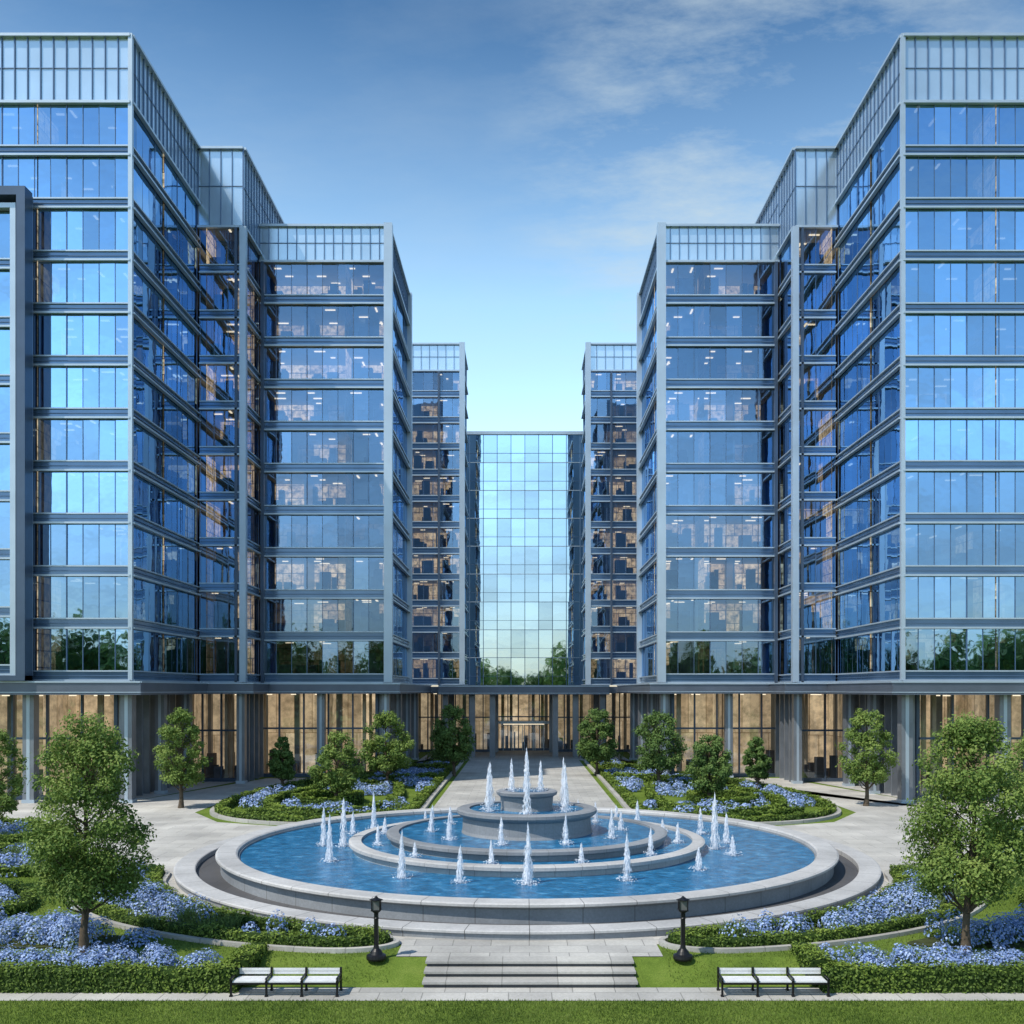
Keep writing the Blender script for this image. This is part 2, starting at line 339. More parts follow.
def storefront(bl,P,a0,a1,z1,mw=1.5,D=4,fins=False,warm=.9):
    n=max(1,round((a1-a0)/mw)); w=(a1-a0)/n; fd=bl.g('frame_dark'); gl=bl.g('g_shop'); sh=bl.g('shop')
    for i in range(n):
        pane(gl,P,a0+i*w,a0+(i+1)*w,-.05,.25,3.3); pane(gl,P,a0+i*w,a0+(i+1)*w,-.05,3.42,z1)
        sh.quad([P(a0+i*w,-D,0.02),P(a0+(i+1)*w,-D,0.02),P(a0+(i+1)*w,-D,z1),P(a0+i*w,-D,z1)],float(R.uniform(.45,1)*warm))
        if R.uniform()<.45:
            c=a0+i*w+R.uniform(.1,.5); fbox(bl.g('curtain'),P,c,c+.3,-1.1,-.9,.05,z1-.02)
        if R.uniform()<.25:
            c=a0+i*w+R.uniform(.1,.9); fbox(bl.g('column'),P,c,c+.35,-3.2,-2.8,.02,z1-.02)
        for _ in range(3):
            if R.uniform()<.6:
                c=a0+i*w+R.uniform(0,.9); dd=R.uniform(1.2,3); fbox(bl.g('furn'),P,c,c+R.uniform(.12,.6),-dd-.5,-dd,.02,R.uniform(.5,1.8))
        if R.uniform()<.7: fbox(bl.g('light'),P,a0+i*w+.4,a0+i*w+.7,-2.0,-1.7,z1-.09,z1-.03)
    for i in range(n+1): fbox(fd,P,a0+i*w-.05,a0+i*w+.05,-.14,.08,.0,z1)
    fbox(fd,P,a0,a1,-.12,.05,3.3,3.42); fbox(fd,P,a0,a1,-.12,.04,0,.25)
    if fins:
        m=int((a1-a0)/1.05)
        for i in range(m+1): fbox(bl.g('column'),P,a0+i*(a1-a0)/m-.08,a0+i*(a1-a0)/m+.08,.15,.6,0,z1)

def side_complex(s,X1,X2,X3,name):
    bl=Bld(name); far=62
    def xr(a,b): return (min(s*a,s*b),max(s*a,s*b))
    zs=floors(ZP,37.1,11); zt=40.7
    a,b=xr(far,X1); facade(bl,PF(53),a,b,zs,.86,'g_front',D=5,plit=.5,lights=.7,tilt=.005)
    parapet(bl,PF(53),a,b,37.1,zt)
    facade(bl,PX(s*X1,-s),53,64,zs,.92,'g_front',D=5,plit=.5,lights=.6,ledge=.2,tilt=.005,md=.0)
    parapet(bl,PX(s*X1,-s),53,64,37.1,zt,.6); parapet(bl,PX(s*X1,-s),64.2,80,40.66,zt,.6)
    tower_block(bl,*xr(far,X1),53,80,zs,zt)
    c=xr(far,X1+5); bl.g('wall').box(c[0],c[1],58,79.5,ZP,zt-1)
    fbox(bl.g('frame'),PF(53),s*X1-.11,s*X1+.11,-.1,.12,ZP,zt+.05)
    z2=35.6; a,b=xr(X1,X2); zs2=floors(ZP,z2,10)
    facade(bl,PF(64),a+.1,b-.1,zs2,1.0,'g_mid',D=3,plit=.8,lights=.6)
    parapet(bl,PF(64),a,b,z2,zt,.7)
    facade(bl,PX(s*X2,-s),64,68,zs2,1.0,'g_mid',D=2.4,plit=.4,lights=.5,md=0)
    parapet(bl,PX(s*X2,-s),64,68,z2,zt,.7); parapet(bl,PX(s*X2,-s),68.05,80,37.62,zt,.7)
    tower_block(bl,a,b,64,80,zs2,zt); 
    c=xr(X1-.05,X2+2.0); bl.g('wall').box(c[0],c[1],67,79,ZP,zt-1)
    fbox(bl.g('frame'),PF(64),s*X2-.2,s*X2+.2,-.2,.22,ZP,z2)
    fbox(bl.g('frame_dark'),PF(64),s*(X2+.45)-.08,s*(X2+.45)+.08,-.05,.16,ZP,z2)
    zs3=floors(ZP,35.1,10); zt3=37.6
    a,b=xr(X2,X3)
    facade(bl,PF(68),a+.05,b-.3,zs3,1.05,'g_mid',D=4,plit=.65,lights=.6,ledge=.2,sp=.6,major=3)
    parapet(bl,PF(68),a,b-.0,35.1,zt3,.62)
    facade(bl,PX(s*X3,-s),68.3,80,zs3,1.2,'g_mid',D=3,plit=.2,lights=.4,ledge=.2,md=0)
    parapet(bl,PX(s*X3,-s),68,80,35.1,zt3,.62)
    tower_block(bl,a,b,68,80,zs3,zt3)
    c=xr(X2,X3+3.6); bl.g('wall').box(c[0],c[1],72,79.5,ZP,zt3-1)
    fbox(bl.g('frame'),PF(68),s*X3-.28,s*X3+.28,-.28,.30,ZP,zt3+.06)
    fbox(bl.g('frame'),PX(s*X3,-s),79.6,80.1,-.2,.3,ZP,zt3+.05)
    fbox(bl.g('frame_dark'),PF(68),s*(X2-.25)-.1,s*(X2-.25)+.1,-.05,.34,ZP,35)
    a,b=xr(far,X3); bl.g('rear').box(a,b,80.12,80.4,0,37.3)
    cb=bl.g('canopy'); ft=bl.g('frame')
    for (xa,ya,yb) in ((X1-.9,52.0,63.0),(X2-.9,63.0,66.9),(X3-.9,66.9,90)):
        a,b=xr(far,xa); cb.box(a,b,ya,yb,5.75,6.38)
    for (A,B_,P) in ((*xr(far,X1-.9),PF(52.0)),(*xr(X1-.9,X2-.9),PF(63.0)),(*xr(X2-.9,X3-.9),PF(66.9)),(52.0,63.0,PX(s*(X1-.9),-s)),(63.0,66.9,PX(s*(X2-.9),-s)),(66.9,90,PX(s*(X3-.9),-s))):
        fbox(ft,P,A,B_,-.1,.06,6.38,6.46); fbox(ft,P,A,B_,-.05,.03,5.86,5.90)
    z1=5.75
    a,b=xr(far,X1+1.4); storefront(bl,PF(54.6),a,b,z1,1.9,4,warm=1.0)
    storefront(bl,PX(s*(X1+1.4),-s),54.6,65.4,z1,1.4,4,fins=True,warm=.7)
    a,b=xr(X1+1.4,X2+.6); storefront(bl,PF(65.4),a,b,z1,1.4,3.4,fins=False,warm=.8)
    storefront(bl,PX(s*(X2+.6),-s),65.4,69,z1,1.4,3,fins=True,warm=.8)
    a,b=xr(X2+.6,X3+.9); storefront(bl,PF(69),a,b,z1,1.7,3.6,warm=1.0)
    storefront(bl,PX(s*(X3+.9),-s),69,90,z1,1.6,3.4,warm=.7,fins=True)
    co=bl.g('column')
    def col(x,y,w=.28): co.box(x-w,x+w,y-w,y+w,0,5.75); bl.g('frame').box(x-w-.04,x+w+.04,y-w-.04,y+w+.04,0,.18); bl.g('frame').box(x-w*.3,x+w*.3,y-w-.015,y-w+.01,.18,5.74)
    x=X1+.25
    while x<far: col(s*x,53.3,.3); x+=5.2
    for (x,y) in ((X2+.2,64.3),(X3+.2,68.2),(X3+4.6,68.2),(X3+.1,74),(X3+.1,80),(X3+.1,86),(X1+.2,58),(X1+.2,62.4)): col(s*x,y,.26)
    return bl
left=side_complex(-1,20.9,18.0,9.25,'glass_office_building')
P=PF(52.2); fr=left.g('frame_dark'); f2=left.g('frame')
zsb=floors(ZP+.3,31.0,8)
facade(left,P,-44,-26.75,zsb,1.3,'g_front',D=.7,plit=0,lights=0,furn=False)
for (a0,a1,z0,z1,dd,bb) in ((-26.3,-25.85,ZP,32.05,.55,fr),(-44,-26.3,31.6,32.05,.55,fr),(-26.75,-26.46,ZP,31.3,.3,f2),(-44,-26.75,31.05,31.3,.3,f2),(-44,-25.85,ZP-.02,ZP+.25,.56,fr)):
    fbox(bb,P,a0,a1,-.25,dd,z0,z1)
left.g('wall').box(-44,-25.95,52.46,52.75,ZP+.26,31.97)
left.finish()
right=side_complex(1,20.0,17.3,9.3,'glass_office_building'); right.finish()
def rear_tower(s,Xi):
    bl=Bld('glass_office_tower'); xr=(lambda a,b:(min(s*a,s*b),max(s*a,s*b))); YB=102.5
    zs=floors(ZP,36.3,12); a,b=xr(16,Xi)
    facade(bl,PF(95),a,b,zs,.9,'g_mid',D=3,plit=.9,lights=.6,ledge=.22,sp=.6,major=4)
    parapet(bl,PF(95),a,b,36.3,38.9,.8)
    facade(bl,PX(s*Xi,-s),95,YB,zs,1.2,'g_mid',D=2.4,plit=.3,lights=.4,ledge=.2,md=0)
    parapet(bl,PX(s*Xi,-s),95,YB,36.3,38.9,.8)
    tower_block(bl,a,b,95,YB,zs,38.9); c=xr(16,Xi+2.6); bl.g('wall').box(c[0],c[1],98.1,YB-.2,ZP,38)
    fbox(bl.g('frame'),PF(95),s*Xi-.25,s*Xi+.25,-.2,.3,ZP,38.95)
    fbox(bl.g('frame_dark'),PF(95),s*(Xi+2.2)-.09,s*(Xi+2.2)+.09,-.05,.33,ZP,36.2)
    w=xr(16.2,16.0); bl.g('wall').box(w[0],w[1],95,YB,ZP,38.8); w=xr(16,Xi); bl.g('wall').box(w[0],w[1],YB+.01,YB+.2,ZP,38.8)
    bl.finish()
rear_tower(-1,5.85); rear_tower(1,6.1)
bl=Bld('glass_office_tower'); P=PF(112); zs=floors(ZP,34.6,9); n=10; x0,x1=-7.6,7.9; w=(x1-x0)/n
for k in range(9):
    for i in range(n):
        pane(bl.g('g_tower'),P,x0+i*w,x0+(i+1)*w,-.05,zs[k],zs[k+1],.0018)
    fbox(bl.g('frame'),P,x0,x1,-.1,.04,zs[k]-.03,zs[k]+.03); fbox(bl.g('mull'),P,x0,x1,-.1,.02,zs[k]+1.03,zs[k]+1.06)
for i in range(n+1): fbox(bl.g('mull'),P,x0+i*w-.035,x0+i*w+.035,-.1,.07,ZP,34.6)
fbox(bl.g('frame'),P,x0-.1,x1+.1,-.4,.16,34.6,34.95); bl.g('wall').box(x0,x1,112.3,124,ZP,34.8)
bl.finish()
bl=Bld('entrance_pavilion'); z1=5.6
bl.g('canopy').box(-16,16,90.01,124,5.7,6.3); bl.g('canopy').box(-7.5,7.5,87.6,90.0,5.6,6.44)
fbox(bl.g('frame'),PF(87.6),-7.5,7.5,-.02,.06,6.3,6.38); fbox(bl.g('frame'),PF(87.6),-7.5,7.5,-.02,.04,5.7,5.74)
storefront(bl,PF(97),-16,-2.6,5.69,1.3,3,warm=.7); storefront(bl,PF(97),2.6,16,5.69,1.3,3,warm=.7)
storefront(bl,PF(99),-2.6,2.6,5.69,1.04,3,warm=1.3)
for x in (-7,-4.6,-2.8,2.8,4.6,7): bl.g('column').box(x-.25,x+.25,89,89.5,0,5.6)
for x in (-7,-2.75,2.75,7): bl.g('column').box(x-.3,x+.3,96.2,96.8,0,5.69)
for x in (-1.6,-.55,.5,1.55):
    bl.g('frame').box(x-.46,x-.40,98.7,98.8,0,2.5); bl.g('frame').box(x+.40,x+.46,98.7,98.8,0,2.5); bl.g('frame').box(x-.46,x+.46,98.7,98.8,2.5,2.58); bl.g('frame').box(x+.28,x+.31,98.6,98.66,.8,1.5)
bl.g('frame').box(-2.5,2.5,97.6,98.9,2.7,2.95); bl.g('light').box(-2,2,97.65,97.75,2.64,2.69)
bl.finish()
# ------------------------------------------------------------ ground
xs=[-700,-100,-40,-2.281,-2.28,2.28,2.281,40,100,700]; ys=[-500,17,21.34,21.36,22.3,22.46,60,700]
def gz(x,y):
    if abs(x)<2.2805: return -.36 if y<22.31 else 0
    return -.36 if y<=21.36 else (0 if y>22.4 else -.36+.36*(y-21.36)/1.1)
v=[(x,y,gz(x,y)) for y in ys for x in xs]; nx=len(xs)
q=[[j*nx+i,j*nx+i+1,(j+1)*nx+i+1,(j+1)*nx+i] for j in range(len(ys)-1) for i in range(nx-1)]
mesh('ground',v,q,M['lawn'])
def circ(cx,cy,r,n=96): return [(cx+r*math.cos(2*math.pi*i/n),cy+r*math.sin(2*math.pi*i/n)) for i in range(n)]
FC=(0,35.8)
sheet('plaza_pavement',circ(*FC,12.6),.008,M['paving2'])
sheet('footpath',[(-45,20.45),(45,20.45),(45,21.35),(-45,21.35)],-.352,M['paving'])
sheet('entry_path',[(-3.0,22.47),(3.0,22.47),(3.0,26),(-3.0,26)],.016,M['paving'])
sheet('garden_path',[(-4.7,44.5),(4.7,44.5),(4.7,99),(-4.7,99)],.012,M['paving'])
for s in (-1,1):
    pp=[(s*10.0,40),(s*12.0,33.0),(s*14.6,34.5),(s*17.0,38),(s*19.5,43),(s*23,46.6),(s*62,47.4),(s*62,54.5),(s*21,54.5),(s*17.5,68),(s*9,69),(s*9,100),(s*4.6,100),(s*4.6,86),(s*14.5,64),(s*16.2,56),(s*16.2,49),(s*14,45.4),(s*10,43.6)]
    sheet('building_walk',pp,.004,M['paving2'])
    sheet('lobby_floor',[(s*62,54.6),(s*21,54.6),(s*18,69),(s*10,69.1),(s*10,100),(s*62,100)],.012,M['paving'])
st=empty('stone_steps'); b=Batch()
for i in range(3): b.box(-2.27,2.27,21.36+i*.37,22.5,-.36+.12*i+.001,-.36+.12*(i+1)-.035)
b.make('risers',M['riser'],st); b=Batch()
for i in range(3): b.box(-2.3,2.3,21.30+i*.37,21.36+(i+1)*.37 if i<2 else 22.52,-.36+.12*(i+1)-.034,-.36+.12*(i+1)+.015)
b.make('treads',M['kerb'],st)
# ------------------------------------------------------------ hedges, beds
def hedge(path,closed,w,h,z=0,dens=420,ls=.045,name='hedge'):
    path=np.asarray(path); e=empty(name)
    v,q,n=ribbon(path,closed,w*.9,z-.05,z+h*.93,.06); mesh('hedge_core',v,q,M['core'],None,e)
    p2=np.vstack([path,path[:1]]) if closed else path; seg=np.linalg.norm(np.diff(p2,axis=0),axis=1); Lt=seg.sum()
    cnt=int(Lt*(w+2*h)*dens); cum=np.concatenate([[0],np.cumsum(seg)]); s=R.uniform(0,Lt,cnt); i=np.clip(np.searchsorted(cum,s)-1,0,len(seg)-1)
    f=(s-cum[i])/seg[i]; P0=p2[i]+(p2[i+1]-p2[i])*f[:,None]; t=(p2[i+1]-p2[i])/seg[i][:,None]; nn=np.stack([-t[:,1],t[:,0]],1)
    g=R.uniform(-h,w+h,cnt); side=np.where(g<0,-1,np.where(g>w,1,0))
    off=np.where(side==0,g-w/2,side*w/2); zz=np.where(side==0,h,np.where(side<0,h+g,h-(g-w)))
    j=R.normal(0,.024,(cnt,3)); bumpn=.04*np.sin(s*3.1)+.03*np.sin(s*7.7)
    c=np.stack([P0[:,0]+nn[:,0]*off,P0[:,1]+nn[:,1]*off,z+zz+bumpn*(zz/h)],1)+j
    nr=np.stack([nn[:,0]*side,nn[:,1]*side,(side==0)*1.0+.2],1)+unit(cnt)*.7
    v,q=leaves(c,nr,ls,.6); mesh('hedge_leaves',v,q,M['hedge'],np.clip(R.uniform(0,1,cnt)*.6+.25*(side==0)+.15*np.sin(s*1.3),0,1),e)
    return e
def sample(poly,n):
    poly=np.asarray(poly); lo=poly.min(0);hi=poly.max(0); o=np.zeros((0,2))
    while len(o)<n:
        p=R.uniform(lo,hi,(n*2,2)); o=np.vstack([o,p[inpoly(p,poly)]])
    return o[:n]
def area(p):
    p=np.asarray(p); return abs(.5*np.sum(p[:,0]*np.roll(p[:,1],-1)-np.roll(p[:,0],-1)*p[:,1]))
def flowers(poly,dens=3.2,cr=.42,ch=.5,nl=150,nf=130,ls=.035,z=0,blue=.75,grassy=.2,name='flower_bed',soil=True):
    e=empty(name)
    if soil: sheet('soil',poly,z+.03,M['soil'],e)
    nc=max(3,int(area(poly)*dens)); c=sample(poly,nc); V=Batch();F=Batch()
    ph=R.uniform(0,6,2)
    for (x,y) in c:
        r=cr*R.uniform(.6,1.2); h=ch*R.uniform(.6,1.15)
        isblue=(math.sin(x*1.3+ph[0])+math.sin(y*1.5+ph[1])+R.normal(0,.8))>(1.6-3.2*blue)
        d=unit(nl); d[:,2]=abs(d[:,2]); p=d*np.array([r,r,h])*R.uniform(.6,1,(nl,1))+np.array([x,y,z])
        tone=R.uniform(.0,.5)
        v,q=leaves(p,d+unit(nl)*.6,ls*1.3,.4); V.add(v,q,np.clip(tone+R.uniform(0,.5,nl),0,1))
        if isblue:
            d=unit(nf); d[:,2]=abs(d[:,2])*.9+.15; p=d*np.array([r,r,h])*R.uniform(.9,1.12,(nf,1))+np.array([x,y,z])
            v,q=leaves(p,d+unit(nf)*.4,ls,.8); F.add(v,q,np.clip(R.uniform(0,.75,nf)+tone*.5,0,1))
        elif R.uniform()<grassy*2:
            nb=150; a=R.uniform(0,2*np.pi,nb); q_=np.sqrt(R.uniform(0,1,nb))*r*.9; bs=np.stack([x+np.cos(a)*q_,y+np.sin(a)*q_,np.full(nb,z+h*.3)],1)
            v,q=blades(bs,h*.6,.011,.55); V.add(v,q,np.clip(R.uniform(.4,1,nb),0,1))
    V.make('foliage',M['plant'],e); F.make('blossoms',M['flower'],e); return e
def bed_kerb(poly,z=0,w=.14,h=.1,name='bed_kerb'):
    v,q,_=ribbon(poly,True,w,z-.05,z+h); return mesh(name,v,q,M['kerb'])
beds=[]
for s in (-1,1):
    S=lambda pts:[(s*a,b) for a,b in pts]
    arc=[(12.4*math.sin(t),35.8-12.4*math.cos(t)) for t in np.linspace(.28,1.32,7)]
    k=arc+[(13.6,31.6),(13.0,28.6),(10.8,25.8),(7.8,23.9),(4.9,23.0),(3.5,23.2)]
    k=smoothp(S(k)); beds.append(k)
    bed_kerb(inset(k,-.12)); hedge(inset(k,.2),True,.38,.27,dens=560,ls=.038)
    flowers(inset(k,.5),5.0,.40,.58,140,190,.034,blue=.74,grassy=.35)
    P0=np.array(S([(6.15,21.2)]+[(x,21.2) for x in np.arange(6.6,15,.6)])); hedge(P0,False,.5,.5,-.36,dens=650,ls=.036)
    P0=np.array(S([(6.2,y) for y in np.arange(21.3,23.0,.4)])); hedge(P0,False,.45,.46,-.2,dens=600,ls=.036)
    flowers(S([(6.5,21.4),(14.8,21.4),(14.8,22.4),(6.5,22.4)]),9,.30,.42,100,180,.03,z=-.12,blue=1.2,grassy=0)
    beds.append(np.array(S([(5.9,20.9),(15.2,20.9),(15.2,22.5),(5.9,22.5)])))
    b2=smoothp(S([(8.9,23.5),(11,23.2),(15.5,23.3),(15.5,25.2),(12.6,25.3),(10.2,24.4)])); flowers(b2,4.8,.38,.5,130,200,.034,blue=1.0,grassy=.3); beds.append(b2)
    b3=smoothp(S([(13.9,27.0),(15.4,26.7),(18,27.0),(18,29.2),(15.2,29.2)])); flowers(b3,3.6,.42,.48,120,170,.038,blue=.95); hedge(inset(b3,-.25),True,.35,.28,dens=300,ls=.05); beds.append(b3)
    b4=smoothp(S([(15.2,32.6),(19,32.0),(23,32.8),(23,36.5),(18.8,36.8),(16.6,35)])); flowers(inset(b4,.3),2.6,.5,.5,110,150,.045,blue=.9); hedge(b4,True,.4,.33,dens=260,ls=.06); beds.append(b4)
    b5=smoothp(S([(19,39.3),(22,38.6),(28,39),(28,43),(22.5,43.6)])); flowers(inset(b5,.3),1.8,.55,.5,100,120,.05,blue=.8); hedge(b5,True,.4,.4,dens=240,ls=.06); beds.append(b5)
    g=smoothp(S([(5.4,47.4),(7,45.2),(10,44.4),(13.4,46),(15.3,49.5),(15.4,56),(13.6,64),(9.5,72),(6.2,84),(5.3,84),(5.3,66),(5.3,56)]))
    beds.append(g); bed_kerb(inset(g,-.15),0,.25,.14); hedge(inset(g,.25),True,.5,.34,dens=200,ls=.07)
    inner=smoothp(S([(7.2,49.6),(9.6,47.2),(12.4,49),(13.3,54),(11.5,60),(8.4,62),(7,56)])); hedge(inner,True,.45,.4,dens=170,ls=.075)
    hedge(smoothp(S([(6.3,47.6),(9.8,46.2),(13.4,48.6)]),False),False,.4,.32,dens=200,ls=.065)
    hedge(smoothp(S([(9,52),(10.6,50.6),(12,52.6),(10.8,55.5),(9.2,54.6)])),True,.5,.5,dens=170,ls=.075)
    hedge(smoothp(S([(5.9,66),(9,64.5),(12.6,62.5)]),False),False,.6,.5,dens=130,ls=.09)
    hedge(smoothp(S([(5.9,74),(7.5,72.5),(9.3,71.3)]),False),False,.6,.6,dens=130,ls=.09)
    for pl in ([(6.2,48.6),(8,46.9),(9.2,46.9),(7.2,49.2),(6.4,53)],[(8,51),(9.6,48.4),(11.8,49.8),(12.4,53),(11.4,50.6),(9,50.4)],[(12.9,49.6),(14.3,50.4),(14.4,57),(13.2,61),(13.8,55)],[(8,57),(10.6,56.5),(11.6,58.5),(9.4,61),(8,60)],[(6,64),(6.2,57),(7.6,63),(11.4,61.8),(9,63.8)],[(6,72),(6.2,67),(11,65),(9.2,70)],[(6,80),(6.2,75),(8,73.4),(7,79)]):
        flowers(smoothp(S(pl)),1.7,.55,.5,80,130,.062,blue=.95,grassy=.2,soil=False)
    flowers(S([(5.4,86),(8.5,86),(8.5,90),(5.4,94)]),.9,.8,.9,120,60,.09,blue=.4,soil=False)
gp=[]
p=np.stack([R.uniform(-12,12,60000),R.uniform(18.2,20.45,60000)],1); gp.append(np.c_[p,np.full(len(p),-.36)])
p=np.stack([R.uniform(-17,17,110000),R.uniform(21.5,33,110000)],1)
ok=(np.hypot(p[:,0],p[:,1]-35.8)>12.7)&~((abs(p[:,0])<3.05)&(p[:,1]<27))
for b_ in beds: ok&=~inpoly(p,b_)
p=p[ok]; gp.append(np.c_[p,[gz(a,b) for a,b in p]])
gp=np.vstack(gp); v,q=blades(gp,.055,.014,.9)
pn=np.clip(.45+.25*np.sin(gp[:,0]*1.7+np.sin(gp[:,1]*2))+R.normal(0,.25,len(gp)),0,1); mesh('grass',v,q,M['blade'],pn)
# ------------------------------------------------------------ trees
def tree(x,y,H,W,tr,nleaf,ls,mat='leaf',z=0,name='deciduous_tree',ncl=70,trr=None):
    e=empty(name,(x,y,z)); wood=Batch(); trr=trr or H*.016
    k=9; hs=np.linspace(0,H*.8,k); dx=np.cumsum(R.normal(0,.012*H,k))*.5; dy=np.cumsum(R.normal(0,.012*H,k))*.5; dx-=dx[0];dy-=dy[0]
    tp=np.stack([dx,dy,hs],1); rad=trr*np.linspace(1.1,.25,k); rad[0]*=1.5; v,q=tube(tp,rad,9); wood.add(v,q)
    t=np.sort(R.uniform(0,1,ncl)**1.15); prof=np.where(t<.28,.66+.34*t/.28,np.sqrt(np.clip(1-((t-.28)/.76)**2,0,1))**1.25)
    a=np.arange(ncl)*2.39996+R.uniform(-.4,.4,ncl); rr=W/2*.86*prof*np.sqrt(R.uniform(.1,1,ncl))*R.uniform(.9,1.12,ncl)
    cz=tr+W*.08+t*(H-tr-W*.10); tx=np.interp(cz,hs,dx); ty=np.interp(cz,hs,dy)
    C=np.stack([tx+rr*np.cos(a),ty+rr*np.sin(a),cz],1); cr=W*R.uniform(.08,.15,ncl)*(1-.35*t)
    for i in range(0,ncl,2):
        zz=max(tr*.75,C[i,2]-R.uniform(.25,.5)*rr[i]-.12*H); s0=np.array([np.interp(zz,hs,dx),np.interp(zz,hs,dy),zz]); mid=(s0+C[i])/2+np.array([0,0,-.04*H*R.uniform(0,1)])
        r0=trr*.42*(1-.6*zz/H); v,q=tube([s0,mid,C[i]],[r0,r0*.6,r0*.2],5); wood.add(v,q)
    wood.make('trunk_and_limbs',M['bark'],e,True)
    idx=R.choice(ncl,nleaf,p=cr**2/np.sum(cr**2)); d=unit(nleaf); d[:,2]*=.75
    p=C[idx]+d*(cr[idx]*R.uniform(.3,1.25,nleaf)**.7)[:,None]+R.normal(0,.018*W,(nleaf,3))
    nr=d+unit(nleaf)*.8+np.array([-.2,-.1,.45]); v,q=leaves(p,nr,ls,.55)
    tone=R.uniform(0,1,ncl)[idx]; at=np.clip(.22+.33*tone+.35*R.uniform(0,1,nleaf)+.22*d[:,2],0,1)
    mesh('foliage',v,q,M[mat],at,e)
    return e
tree(-10.1,22.7,5.35,3.1,1.2,30000,.045,ncl=110,trr=.085)
tree(9.95,22.8,5.35,3.1,1.2,30000,.045,ncl=110,trr=.085)
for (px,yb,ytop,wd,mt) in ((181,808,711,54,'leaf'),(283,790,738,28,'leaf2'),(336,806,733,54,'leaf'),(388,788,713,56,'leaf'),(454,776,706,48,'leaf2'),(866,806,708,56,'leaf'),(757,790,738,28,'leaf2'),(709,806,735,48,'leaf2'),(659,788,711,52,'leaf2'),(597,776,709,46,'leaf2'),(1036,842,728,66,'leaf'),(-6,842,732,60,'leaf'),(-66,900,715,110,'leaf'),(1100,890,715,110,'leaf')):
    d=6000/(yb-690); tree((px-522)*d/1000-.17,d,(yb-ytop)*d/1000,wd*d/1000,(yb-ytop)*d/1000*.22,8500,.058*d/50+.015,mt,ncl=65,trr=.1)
e=empty('tree_line'); Bf=Batch(); Bt=Batch()
for i in range(80):
    x=-150+i*3.8+R.normal(0,1.5); y=-62-R.uniform(0,16); H=R.uniform(11,20); W=R.uniform(8,12)
    v,q=tube([(x,y,-.4),(x,y,H*.5),(x,y,H*.8)],[.35,.25,.1],6); Bt.add(v,q)
    n=520; d=unit(n); c=np.array([x,y,H*.50])+d*np.array([W/2,W/2,H*.48])*R.uniform(.5,1.05,(n,1))
    v,q=leaves(c,d+unit(n)*.5,.8,.7); Bf.add(v,q,np.clip(R.uniform(.1,.6)+R.uniform(0,.4,n),0,1))
Bt.make('trunks',M['bark'],e); Bf.make('foliage',M['leaf'],e)
# ------------------------------------------------------------ fountain
fo=empty('tiered_fountain',(FC[0],FC[1],0))
def fl(name,prof,mat,smooth=False,seg=160):
    v,q=lathe(prof,seg); return mesh(name,v,q,M[mat],None,fo,smooth)
fl('outer_ring_wall',[(11.9,0),(11.9,.16)],'fstone')
fl('outer_ring_coping',[(11.9,.161),(11.95,.17),(11.95,.22),(11.9,.24),(11.3,.24),(11.27,.22),(11.27,.05)],'fstone2')
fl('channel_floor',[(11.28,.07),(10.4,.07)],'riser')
fl('basin_wall',[(10.5,.05),(10.5,.50),(10.3,.50),(9.9,.50),(9.9,-.2)],'fstone')
fl('basin_coping',[(10.35,.501),(10.62,.501),(10.66,.53),(10.66,.59),(10.6,.62),(10.02,.62),(9.96,.58),(9.96,.40)],'fstone2')
fl('basin_water',[(10.0,.44),(.1,.44)],'water')
fl('tier_one_wall',[(6.15,.3),(6.15,.62),(6.28,.64),(6.28,.74),(6.2,.77),(5.85,.77),(5.85,.5)],'fstone2')
fl('tier_one_water',[(5.9,.68),(.1,.68)],'water')
fl('tier_two_wall',[(4.85,.6),(4.85,.86),(4.98,.89),(4.98,.99),(4.9,1.02),(4.55,1.02),(4.55,.8)],'fstone')
fl('tier_two_water',[(4.6,.95),(.1,.95)],'water')
fl('drum_wall',[(2.35,.9),(2.3,1.05),(2.28,1.5),(2.45,1.6),(2.5,1.66),(2.5,1.76),(2.42,1.8),(2.05,1.8),(2.05,1.6)],'fstone')
fl('drum_water',[(2.1,1.74),(.1,1.74)],'water')
fl('top_bowl',[(.95,1.7),(.92,1.85),(.95,2.2),(1.08,2.28),(1.1,2.38),(1.02,2.42),(.8,2.42),(.8,2.3)],'fstone',seg=64)
fl('top_water',[(.85,2.36),(.05,2.36)],'water',seg=64)
sp=Batch()
